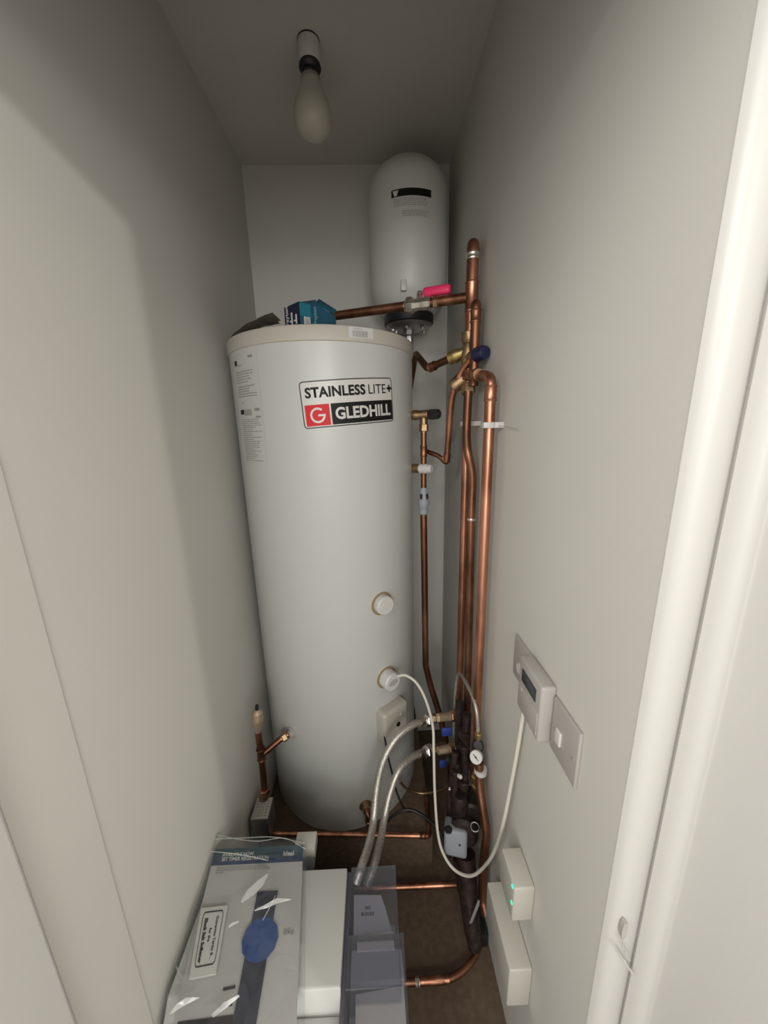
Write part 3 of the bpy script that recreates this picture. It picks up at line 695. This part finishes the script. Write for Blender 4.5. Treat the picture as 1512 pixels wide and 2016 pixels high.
# grey pump head
B = basis(K(897, 1655, .80), (-.25, -1, .35))
ph = box('pump_head', (-.034, -.042, -.05), (.034, .034, .010), m_grey, mf, .010, B, 3)
bm = bmesh.new(); add_lathe(bm, [(0, .0025), (.0015, .0025)], B @ Vector((.012, -.002, .010)), B.to_3x3() @ Vector((0, 0, 1)), 12); link('knob', bm, m_ink, ph)
bm = bmesh.new(); add_lathe(bm, [(0, .012), (.004, .010)], B @ Vector((-.022, .030, .006)), B.to_3x3() @ Vector((0, 0, 1)), 14); link('knob', bm, m_ink, ph)
rg = bmesh.new(); rc = K(935, 1628, .80); xx, yy, zz = frame((-.3, -1, .5))
add_tube(rg, [rc + (xx * math.cos(t) + yy * math.sin(t)) * .012 for t in [k * 2 * PI / 20 for k in range(20)]], .0022, 8); link('silver_ring', rg, m_steel, mf, 60)
tube('pipe', [K(916, 1680, .80), K(922, 1760, .76), K(930, 1830, .72), K(934, 1868, .70)], [.030, .028, .024, .016], m_iron, mf, 14)
tube('pipe', [K(902, 1690, .81), K(910, 1750, .78)], .016, m_iron, mf, 14)
box('black_bracket', (-.035, -.02, -.03), (.02, .02, .03), m_black, mf, .004, Matrix.Translation(PX(944, 1838, .272)))
box('grey_tag', (-.004, -.002, -.045), (.004, .002, .045), m_softg, mf, .001, Matrix.Translation(K(935, 1795, .715)) @ Matrix.Rotation(.25, 4, 'Y'))

# copper return on the wall side with pressure gauge
cr = thing('gauge_pipe', 'copper pipe with brass union under the round pressure gauge', 'pipe', X(948, 1600, .268))
P = [PX(943, 1500, .262), PX(944, 1545, .262), PX(950, 1590, .266), PX(957, 1640, .272), PX(953, 1680, .268), PX(950, 1760, .268), PX(957, 1800, .272)]
tube('pipe', spline(P, 6), .0125, m_cuold, cr, 16)
lathe('white_collar', [(-.008, .017), (.006, .017)], PX(946, 1516, .266), (0, 0, 1), m_white, cr, 20)
nut('brass_union', PX(940, 1532, .262), (0, 0, 1), .020, .0175, m_bronze, cr); nut('brass_union', PX(940, 1548, .262), (0, 0, 1), .014, .0165, m_bronze, cr)
ga = thing('pressure_gauge', 'small round white pressure gauge on the right wall pipework', 'gauge', PX(937, 1490, .25))
gc = PX(937, 1491, .245); gd = (CAM - gc).normalized() * .55 + Vector((-.25, -.3, .1)); gd.normalize()
lathe('case', [(-.022, .010), (-.018, .0155), (0, .0165), (.002, .0155)], gc, gd, m_white, ga, 28)
dl = lathe('dial', [(.0015, .0142), (.0022, .0142)], gc, gd, m_lbl, ga, 28)
GB = basis(gc + gd * .0024, gd)
bm = bmesh.new(); add_box(bm, (-.0095, -.0008, 0), (.0095, .0008, .0006), 0, 1, GB @ Matrix.Rotation(math.radians(-35), 4, 'Z')); add_lathe(bm, [(0, .0022), (.001, .0022)], gc + gd * .0024, gd, 10)
link('needle', bm, m_ink, ga)
lathe('black_cap', [(-.010, .014), (0, .016), (.014, .016), (.018, .012)], PX(940, 1468, .262), (-.1, -.6, .6), m_black, ga, 20)

# ------------------------------------------------------------------ cables
c0 = PY(783, 1331, .952)
wc = thing('white_cable', 'long white cable looping from the lower immersion cap to the wall plates', 'cable', c0)
P = [c0, PY(800, 1330, .945), PY(822, 1347, .93), PY(840, 1383, .915), PY(852, 1430, .90), PY(854, 1480, .87), PY(856, 1560, .84), PY(862, 1640, .80), PY(874, 1683, .775), PY(897, 1714, .75), PY(928, 1724, .72), PX(957, 1702, .262), PX(978, 1664, .268), PX(993, 1610, .273), PX(1003, 1560, .277), PX(1018, 1480, .282), PX(1030, 1405, .286), PX(1037, 1362, XR - .008)]
tube('sheath', spline(P, 10), .0042, m_cable, wc, 12)
bk = tube('black_cable', spline([PY(757, 1449, .945), PY(764, 1490, .93), PY(772, 1522, .92), PY(782, 1562, .91), PY(796, 1592, .90), PY(808, 1598, .89)], 8), .003, m_bcable)
tag(bk, 'thin black cable dropping from the cylinder thermostat box', 'cable')
bk = tube('black_cable', spline([PY(752, 1640, .875), PY(762, 1618, .88), PY(782, 1600, .885), PY(806, 1594, .885), PY(832, 1605, .875), PY(856, 1625, .865), PY(872, 1650, .84), PY(885, 1690, .80)], 8), .0048, m_bcable)
tag(bk, 'thick black cable arched over the floor towards the pump', 'cable')
# black flexible hose ring behind
bk = tube('flexible_pipe', spline([PY(788, 1540, .985), PY(802, 1553, 1.0), PY(832, 1562, 1.0), PY(868, 1556, .98), PY(885, 1545, .96)], 8), .004, m_brass)
tag(bk, 'dull brown flexible pipe sagging behind the braided hoses', 'pipe')

# ------------------------------------------------------------------ wall plates (right wall)
def wbox(name, y0, y1, z0, z1, d0, d1, m, parent, bevel=.002): return box(name, (XR - d1, y0, z0), (XR - d0 + .0, y1, z1), m, parent, bevel, None, 3)
p1_ = thing('flex_outlet_plate', 'square white cable outlet plate, farthest of the wall plates', 'wall plate', (XR, .63, .97))
wbox('plate', .590, .676, .971, 1.064, 0, .006, m_plate, p1_)
lathe('cable_hole', [(0, .012), (.004, .0105)], (XR - .006, .640, 1.006), (-1, 0, 0), m_lbl, p1_, 20)
p2_ = thing('heating_programmer', 'white heating programmer with a dark display on the right wall', 'programmer', (XR, .55, .96))
wbox('case', .506, .598, .958, 1.070, .0, .027, m_plate, p2_, .005)
wbox('display', .524, .582, 1.026, 1.052, .0265, .028, m_lcd, p2_, .0005)
lathe('button', [(0, .0045), (.0016, .004)], (XR - .027, .578, 1.008), (-1, 0, 0), m_lbl, p2_, 16)
wbox('flap', .512, .592, .968, 1.014, .0265, .0285, m_plate, p2_, .001)
p3_ = thing('switched_spur_plate', 'square white switch plate nearest the door on the right wall', 'wall plate', (XR, .46, .96))
wbox('plate', .426, .504, .955, 1.056, 0, .006, m_plate, p3_)
wbox('rocker', .470, .486, .985, 1.012, .005, .010, m_lbl, p3_, .002)
bm = bmesh.new()
for y in (.437, .493): add_lathe(bm, [(0, .003), (.001, .003)], (XR - .006, y, 1.0), (-1, 0, 0), 12)
link('screws', bm, m_softg, p3_)

# boxes low on the right wall
ro = thing('network_terminal', 'small cream box with two green lights low on the right wall', 'network box', (XR, .55, .508))
wbox('case', .511, .584, .508, .600, 0, .043, m_cream, ro, .004)
for (z, y) in ((.590, .519), (.548, .517)):
    bm = bmesh.new(); add_lathe(bm, [(0, .0038), (.0016, .0034)], (XR - .043, y, z + .004), (-1, 0, 0), 16)
    link('green_light', bm, m_led, ro, 40)
lo = thing('surface_box', 'long white plastic box under the green lit one on the right wall', 'box', (XR, .56, .29))
wbox('case', .490, .640, .290, .404, 0, .049, m_cream, lo, .004)
pass


# ------------------------------------------------------------------ things on the cylinder lid
K0 = PY(592, 640, .985); K0.z = 1.746
bx = thing('valve_carton', 'torn blue and navy cardboard carton lying on the cylinder lid', 'carton', K0)
hL_, hR_ = .064, .054
dL = Vector((-.80, .60, 0)); dR = Vector((.79, .61, 0)); lL, lR = .056, .105; up = Vector((0, 0, 1))
def zbox(bm, pts, hs):      # prism whose top heights differ
    a = [bm.verts.new(p) for p in pts]; b = [bm.verts.new(p + up * h) for p, h in zip(pts, hs)]; n = len(pts)
    for i in range(n): bm.faces.new((a[i], a[(i + 1) % n], b[(i + 1) % n], b[i]))
    bm.faces.new(a[::-1]); bm.faces.new(b)
bm = bmesh.new(); zbox(bm, [K0, K0 + dR * lR * .45, K0 + dR * lR, K0 + dR * lR + dL * lL, K0 + dL * lL], [.062, .066, .044, .046, .058]); link('carton_body', bm, m_teal, bx)
ml = flatmap(K0 + dL * lL, -dL, up, .0006); mr = flatmap(K0, dR, up, .0006); mr2 = flatmap(K0, dR, up, .0012); ml2 = flatmap(K0 + dL * lL, -dL, up, .0012)
bm = bmesh.new(); f_ = [bm.verts.new(ml(*q)) for q in ((0, 0), (lL, 0), (lL, .062), (0, .058))]; bm.faces.new(f_); nv = link('navy_face', bm, m_dnavy, bx)
bm = bmesh.new(); f_ = [bm.verts.new(mr(*q)) for q in ((.0, .030), (.032, .030), (.030, .060), (0, .060))]; bm.faces.new(f_); link('bright_patch', bm, m_teal2, bx)
bm = bmesh.new()
text_bm(bm, 'Drayton', .017, lambda x, y: ml2(.009 - y, .031 + x), .0003)
patch(bm, ml2, .024, .030, .014, .042, 1); patch(bm, ml2, .018, .025, .020, .024, 1); patch(bm, ml2, .040, .046, .014, .036, 1); patch(bm, ml2, .034, .041, .020, .024, 1)
link('white_print', bm, m_lbl, nv)
bm = bmesh.new(); patch(bm, mr, .010, .028, .008, .030, 1); st_ = link('barcode_sticker', bm, m_lbl, bx)
bm = bmesh.new()
for k in range(8): patch(bm, mr2, .013, .025, .012 + k * .002, .0131 + k * .002, 1)
link('barcode_bars', bm, m_gink, st_)
bm = bmesh.new(); text_bm(bm, 'Drayton', .014, lambda x, y: mr2(.042 - y, .034 + x)); text_bm(bm, '-----------------', .006, lambda x, y: mr2(.072 + x, .010 + y)); link('pale_print', bm, mat('pale_teal_ink', (.25, .5, .55), .5), bx)
bm = bmesh.new(); a_ = K0 + dL * lL * .2 + up * .060; b_ = K0 + dR * lR * .42 + up * .066; c_ = K0 + dR * lR * .95 + up * .048
for q in ([a_, b_, b_ + Vector((.0, .03, .016)), a_ + Vector((0, .02, .008))], [b_, c_, c_ + Vector((.006, .012, .014)), b_ + Vector((.008, .03, .018))]):
    plane_pts(bm, q, (0, 0, .0008))
link('open_flap', bm, m_teal, bx)
cdp = thing('crumpled_card', 'crumpled brown card sheet on the lid left of the blue carton', 'card', (-.28, 1.08, 1.746))
bm = bmesh.new(); nX, nY = 12, 5; gr = []
for j in range(nY + 1):
    row = []
    for i in range(nX + 1):
        s, t = i / nX, j / nY
        x = -.385 + .142 * s; yl = C0y - math.sqrt(max(CR**2 - (x - C0x)**2, 0)) + .012
        row.append(bm.verts.new((x, yl + .10 * t, 1.750 + .026 * s + .012 * t * math.sin(s * 3) + .0012 * math.sin(i * 1.3 + j))))
    gr.append(row)
for j in range(nY):
    for i in range(nX): bm.faces.new((gr[j][i], gr[j][i + 1], gr[j + 1][i + 1], gr[j + 1][i]))
bmesh.ops.solidify(bm, geom=bm.faces[:], thickness=.0015)
link('card_sheet', bm, m_card, cdp)
bm = bmesh.new(); 
for q in ([(-.285, 1.0), (-.243, .99), (-.240, 1.06), (-.28, 1.075)],): plane_pts(bm, [Vector((x, y, 1.752 + (.024 if i in (0, 3) else .034))) for i, (x, y) in enumerate(q)], (0, 0, .001))
link('folded_corner', bm, m_plate, cdp)

# ------------------------------------------------------------------ water softener
ZS = 0.475
sf = thing('water_softener', 'white block water softener standing in the doorway under the bag', 'water softener', (-.2, .45, 0))
ybk = PZ(640, 1710, ZS).y
xl0, xl1 = XL + .012, PZ(684, 1710, ZS).x
yfr = PZ(620, 1946, ZS).y
# cabinet: white top slab, sloped front step and lower lip
def yz_prism(name, prof, x0, x1, m, parent, bevel=.004):
    bm = bmesh.new(); a = [bm.verts.new((x0, y, z)) for y, z in prof]; b = [bm.verts.new((x1, y, z)) for y, z in prof]; n = len(prof)
    for i in range(n): bm.faces.new((a[i], a[(i + 1) % n], b[(i + 1) % n], b[i]))
    bm.faces.new(a[::-1]); bm.faces.new(b)
    if bevel: bmesh.ops.bevel(bm, geom=bm.edges[:], offset=bevel, segments=2, affect='EDGES', profile=.5)
    return link(name, bm, m, parent, 35)
yz_prism('cabinet', [(ybk, ZS), (yfr, ZS), (yfr - .020, ZS - .035), (yfr - .06, ZS - .04), (yfr - .06, 0), (ybk, 0)], xl0, xl1, m_soft, sf)
yz_prism('front_lip', [(yfr - .022, ZS - .028), (yfr - .045, ZS - .028), (yfr - .075, ZS - .05), (yfr - .075, ZS - .2), (yfr - .022, ZS - .2)], xl0, xl1 + .002, m_soft, sf)
# dark strip in the gap beside the clear salt chamber
box('gap_strip', (xl1, yfr - .06, .02), (xl1 + .009, ybk - .002, ZS - .012), m_gap_strip, sf, .001)
# right chamber under a clear cover
xc0, xc1 = xl1 + .009, PZ(776, 1715, ZS).x + .004
def shell(name, lo, hi, th, m, parent):
    bm = bmesh.new(); lo = Vector(lo); hi = Vector(hi)
    add_box(bm, (lo.x, lo.y, hi.z - th), hi, .0008, 1); add_box(bm, (lo.x, hi.y - th, lo.z), (hi.x, hi.y, hi.z - th), .0005, 1)
    add_box(bm, (hi.x - th, lo.y, lo.z), (hi.x, hi.y - th, hi.z - th), .0005, 1); add_box(bm, (lo.x, lo.y, lo.z), (hi.x - th, lo.y + th, hi.z - th), .0005, 1)
    return link(name, bm, m, parent, 30)
shell('clear_cover', (xc0, yfr - .004, .30), (xc1, ybk, ZS), .0022, m_clear, sf)
shell('clear_cover', (xc0, .34, .30), (xc1 + .010, PZ(795, 1830, ZS).y, ZS - .008), .0022, m_clear, sf)
zi = ZS - .030
def poly(name, pts, z, m, parent, th=.05):
    bm = bmesh.new(); plane_pts(bm, [Vector((PZ(u, v, z).x, PZ(u, v, z).y, z)) for u, v in pts], (0, 0, -th)); return link(name, bm, m, parent)
fn = poly('funnel_panel', [(697, 1762), (750, 1762), (758, 1785), (772, 1836), (778, 1850), (696, 1858)], zi, m_softg, sf, .25)
q0 = PZ(724, 1788, zi)
bm = bmesh.new(); text_bm(bm, 'NO', .008, lambda x, y: q0 + Vector((x, y, .0008)), .0002); text_bm(bm, 'BLOCKS', .008, lambda x, y: q0 + Vector((x, y - .0105, .0008)), .0002); link('dark_print', bm, m_ink, fn)
poly('beige_panel', [(702, 1846), (738, 1838), (774, 1834), (777, 1868), (703, 1872)], zi + .004, m_cream, sf, .01)
poly('grey_panel', [(693, 1872), (790, 1868), (796, 1926), (690, 1934)], zi - .001, m_softg, sf, .03)
poly('front_panel', [(700, 1958), (795, 1940), (800, 2016), (800, 2060), (700, 2060)], zi - .02, m_cream, sf, .03)
box('inner_tray', (xc0 + .003, .36, .02), (xc1 - .006, ybk - .06, zi - .055), m_grey, sf, .004)
box('latch', (xl1 + .008, .368, ZS - .010), (xl1 + .052, .392, ZS - .004), m_clear, sf, .002)

# ------------------------------------------------------------------ papers and bag on top of the softener
zp = ZS + .002
def Z(u, v, z): return PZ(u, v, z)
def sheet(name, quad, z, th, m, parent=None):
    bm = bmesh.new(); plane_pts(bm, [Z(u, v, z) for u, v in quad], (0, 0, -th)); return link(name, bm, m, parent)
def um(quad, z, lift=.0008):      # bilinear map of a quad given TL, TR, BR, BL; x right 0..1, y down 0..1
    a, b, c, d_ = [Z(u, v, z) for u, v in quad]
    return lambda x, y: (a * (1 - x) + b * x) * (1 - y) + (d_ * (1 - x) + c * x) * y + Vector((0, 0, lift))
ZL = ZS + .012
lf = thing('registration_leaflet', 'printed leaflet with a dark teal header inside the clear bag', 'leaflet', Z(500, 1750, ZL))
q = [(424, 1672), (597, 1664), (583, 2030), (330, 2055)]
sheet('paper', q, ZL, .003, m_paper, lf)
L = um(q, ZL)
bm = bmesh.new(); patch(bm, L, 0, 1, 0, .115, 1); hd = link('teal_header', bm, m_leaf, lf)
bm = bmesh.new(); patch(bm, um(q, ZL, .0011), 0, 1, .088, .122, 1); link('blue_strip', bm, m_leafb, lf)
L2 = um(q, ZL, .0016)
def tx(bm, s, h, x0, y0, bold=0, al='LEFT', asp=.85, mapf=L2, sx=.21, sy=.30):
    text_bm(bm, s, h, lambda x, y: mapf(x0 + x * asp / sx, y0 - y / sy), bold, al)
bm = bmesh.new(); tx(bm, 'AVAILABLE NOW', .0110, .10, .050, .0003, sy=.30); tx(bm, 'SET TIMER REGISTRATION', .0110, .10, .083, .0003, sy=.30); tx(bm, 'Ideal', .016, .78, .062, .0005, sy=.34); link('header_print', bm, m_lbl, lf)
bm = bmesh.new()
for k, (x1) in enumerate((.62, .66, .16)): 
    x = .07
    while x < x1: l = random.uniform(.01, .04); patch(bm, L2, x, min(x + l, x1), .138 + k * .017, .144 + k * .017, 1); x += l + .008
tx(bm, 'life', .022, .84, .555, .0004, sy=.45)
link('body_print', bm, m_gink, lf)
# small guarantee card
gq = [(396, 1788), (448, 1782), (425, 1916), (372, 1927)]
gcd = thing('guide_card', 'narrow white booklet with a ruled border lettered Block Salt Softener', 'booklet', Z(410, 1850, ZL + .01))
sheet('cover', gq, ZL + .008, .005, m_lbl, gcd)
G = um(gq, ZL + .008, .0007)
bm = bmesh.new()
def gl(x, y): return G(x, y)
outline(bm, gl, .12, .90, .07, .88, .10, .022, 3)
wG = (Z(396, 1788, ZL) - Z(448, 1782, ZL)).length; hG = (Z(396, 1788, ZL) - Z(372, 1927, ZL)).length
def vt(s, h, col, y0, b=0.0): text_bm(bm, s, h, lambda x, y: G(col + y / wG, y0 + x / hG), b, 'CENTER')
vt('Guarantee Terms & ..', .0078, .70, .48, .0002); vt('for the', .0078, .50, .44, .0002); vt('Block Salt Softener', .0090, .28, .50, .0005)
link('border_and_print', bm, m_ink, gcd)
# dark band with the blue disc
bq = [(507, 1755), (547, 1753), (500, 2040), (452, 2040)]
bd = thing('lanyard_card', 'dark paper strip with a big plain blue disc inside the clear bag', 'card', Z(510, 1850, ZL + .003))
sheet('strip', bq, ZL + .004, .001, m_band, bd)
Bq = um(bq, ZL + .004, .0006)
bm = bmesh.new(); tx(bm, 'NORM', .0085, .12, .145, .0002, mapf=Bq, sx=.05, sy=.30); link('pale_print', bm, m_softg, bd)
cc_ = Z(512, 1848, ZL + .0055); ex = (Z(547, 1850, ZL) - Z(477, 1850, ZL)) / 2; ey = Vector((0, (Z(512, 1806, ZL).y - Z(512, 1896, ZL).y) / 2, 0))
bm = bmesh.new(); plane_pts(bm, [cc_ + ex * math.cos(t) + ey * math.sin(t) for t in [k * 2 * PI / 12 + .1 for k in range(12)]], (0, 0, -.001)); link('blue_disc', bm, m_disc, bd)
bm = bmesh.new()
for (a_, b_) in (((440, 1948), (464, 1943)), ((432, 1984), (458, 1977))):
    plane_pts(bm, [Z(a_[0], a_[1] - 3, ZL + .001), Z(b_[0], b_[1] - 3, ZL + .001), Z(b_[0] - 1, b_[1] + 3, ZL + .001), Z(a_[0] - 1, a_[1] + 3, ZL + .001)], (0, 0, .0008))
link('black_marks', bm, m_ink, lf)
bl = sheet('black_page_edge', [(350, 2012), (455, 1998), (500, 2000), (495, 2060), (340, 2060)], ZL + .0015, .001, m_ink, lf)
# white carton piece behind the bag
box_ = thing('white_offcut', 'small pale plastic block behind the top right of the bag', 'block', Z(605, 1675, .45))
c = Z(606, 1660, ZS - .02)
box('block', (c.x - .03, c.y - .02, c.z - .02), (c.x + .022, c.y + .02, c.z + .012), m_cream, box_, .002)
box('foot', (c.x - .02, c.y - .022, c.z - .06), (c.x + .016, c.y + .01, c.z - .021), m_grey, box_, .002)
# clear bag: a draped sheet with folds
bg = thing('plastic_bag', 'clear polythene document bag full of leaflets against the left wall', 'bag', Z(480, 1850, ZL + .02))
quad = [(413, 1640), (603, 1655), (598, 2060), (285, 2060)]
bm = bmesh.new(); NX, NY = 36, 44; gr = []
Zt = ZL + .013
for j in range(NY + 1):
    row = []
    for i in range(NX + 1):
        s, t = i / NX, j / NY
        p = um(quad, Zt, 0)(s, t)
        h = .004 * math.sin(9 * s + 5 * t) * math.sin(7 * t + 2 * s) + .003 * math.sin(23 * s - 14 * t + 1.5 * math.sin(6 * t)) + .0018 * random.uniform(-1, 1) * (.3 + .7 * abs(math.sin(5 * s + 9 * t)))
        edge = min(s, 1 - s, t * 1.5 + .02) * 9
        z = p.z + max(h, -.003) - .014 * max(0, 1 - edge) ** 2 + .010 * math.exp(-((t - .02) / .05) ** 2)
        row.append(bm.verts.new((max(p.x, XL + .004), p.y, z)))
    gr.append(row)
for j in range(NY):
    for i in range(NX): bm.faces.new((gr[j][i], gr[j][i + 1], gr[j + 1][i + 1], gr[j + 1][i]))
link('film', bm, m_bag, bg, 50)
def ribbon(L, Rr, z=.006):  # pale ribbon painted in as a highlight streak on the film
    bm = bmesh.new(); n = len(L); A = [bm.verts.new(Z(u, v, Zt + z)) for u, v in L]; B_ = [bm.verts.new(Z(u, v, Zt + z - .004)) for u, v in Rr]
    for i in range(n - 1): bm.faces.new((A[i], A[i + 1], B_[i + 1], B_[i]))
    return link('crease_highlight', bm, m_crease_glint, bg, 60)
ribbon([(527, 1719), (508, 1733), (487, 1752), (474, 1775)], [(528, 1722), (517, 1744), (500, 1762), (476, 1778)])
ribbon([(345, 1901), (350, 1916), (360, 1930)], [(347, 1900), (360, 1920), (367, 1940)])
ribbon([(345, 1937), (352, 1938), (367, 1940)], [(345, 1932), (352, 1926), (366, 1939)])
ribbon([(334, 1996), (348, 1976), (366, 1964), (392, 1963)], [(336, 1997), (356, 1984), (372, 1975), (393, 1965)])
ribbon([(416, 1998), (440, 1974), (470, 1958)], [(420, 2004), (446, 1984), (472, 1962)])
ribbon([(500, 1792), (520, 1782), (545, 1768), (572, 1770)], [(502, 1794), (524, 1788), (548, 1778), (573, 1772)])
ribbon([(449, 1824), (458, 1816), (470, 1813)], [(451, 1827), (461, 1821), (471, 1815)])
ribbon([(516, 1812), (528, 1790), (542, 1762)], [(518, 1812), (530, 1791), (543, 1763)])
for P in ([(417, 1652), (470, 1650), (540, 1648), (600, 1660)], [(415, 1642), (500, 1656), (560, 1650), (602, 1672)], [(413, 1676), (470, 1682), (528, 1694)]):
    bm = bmesh.new(); add_tube(bm, spline([Z(u, v, Zt + .004) for u, v in P], 6), .0009, 6); link('crease_highlight', bm, m_crease_glint, bg, 60)
print('scene built', len(bpy.data.objects))
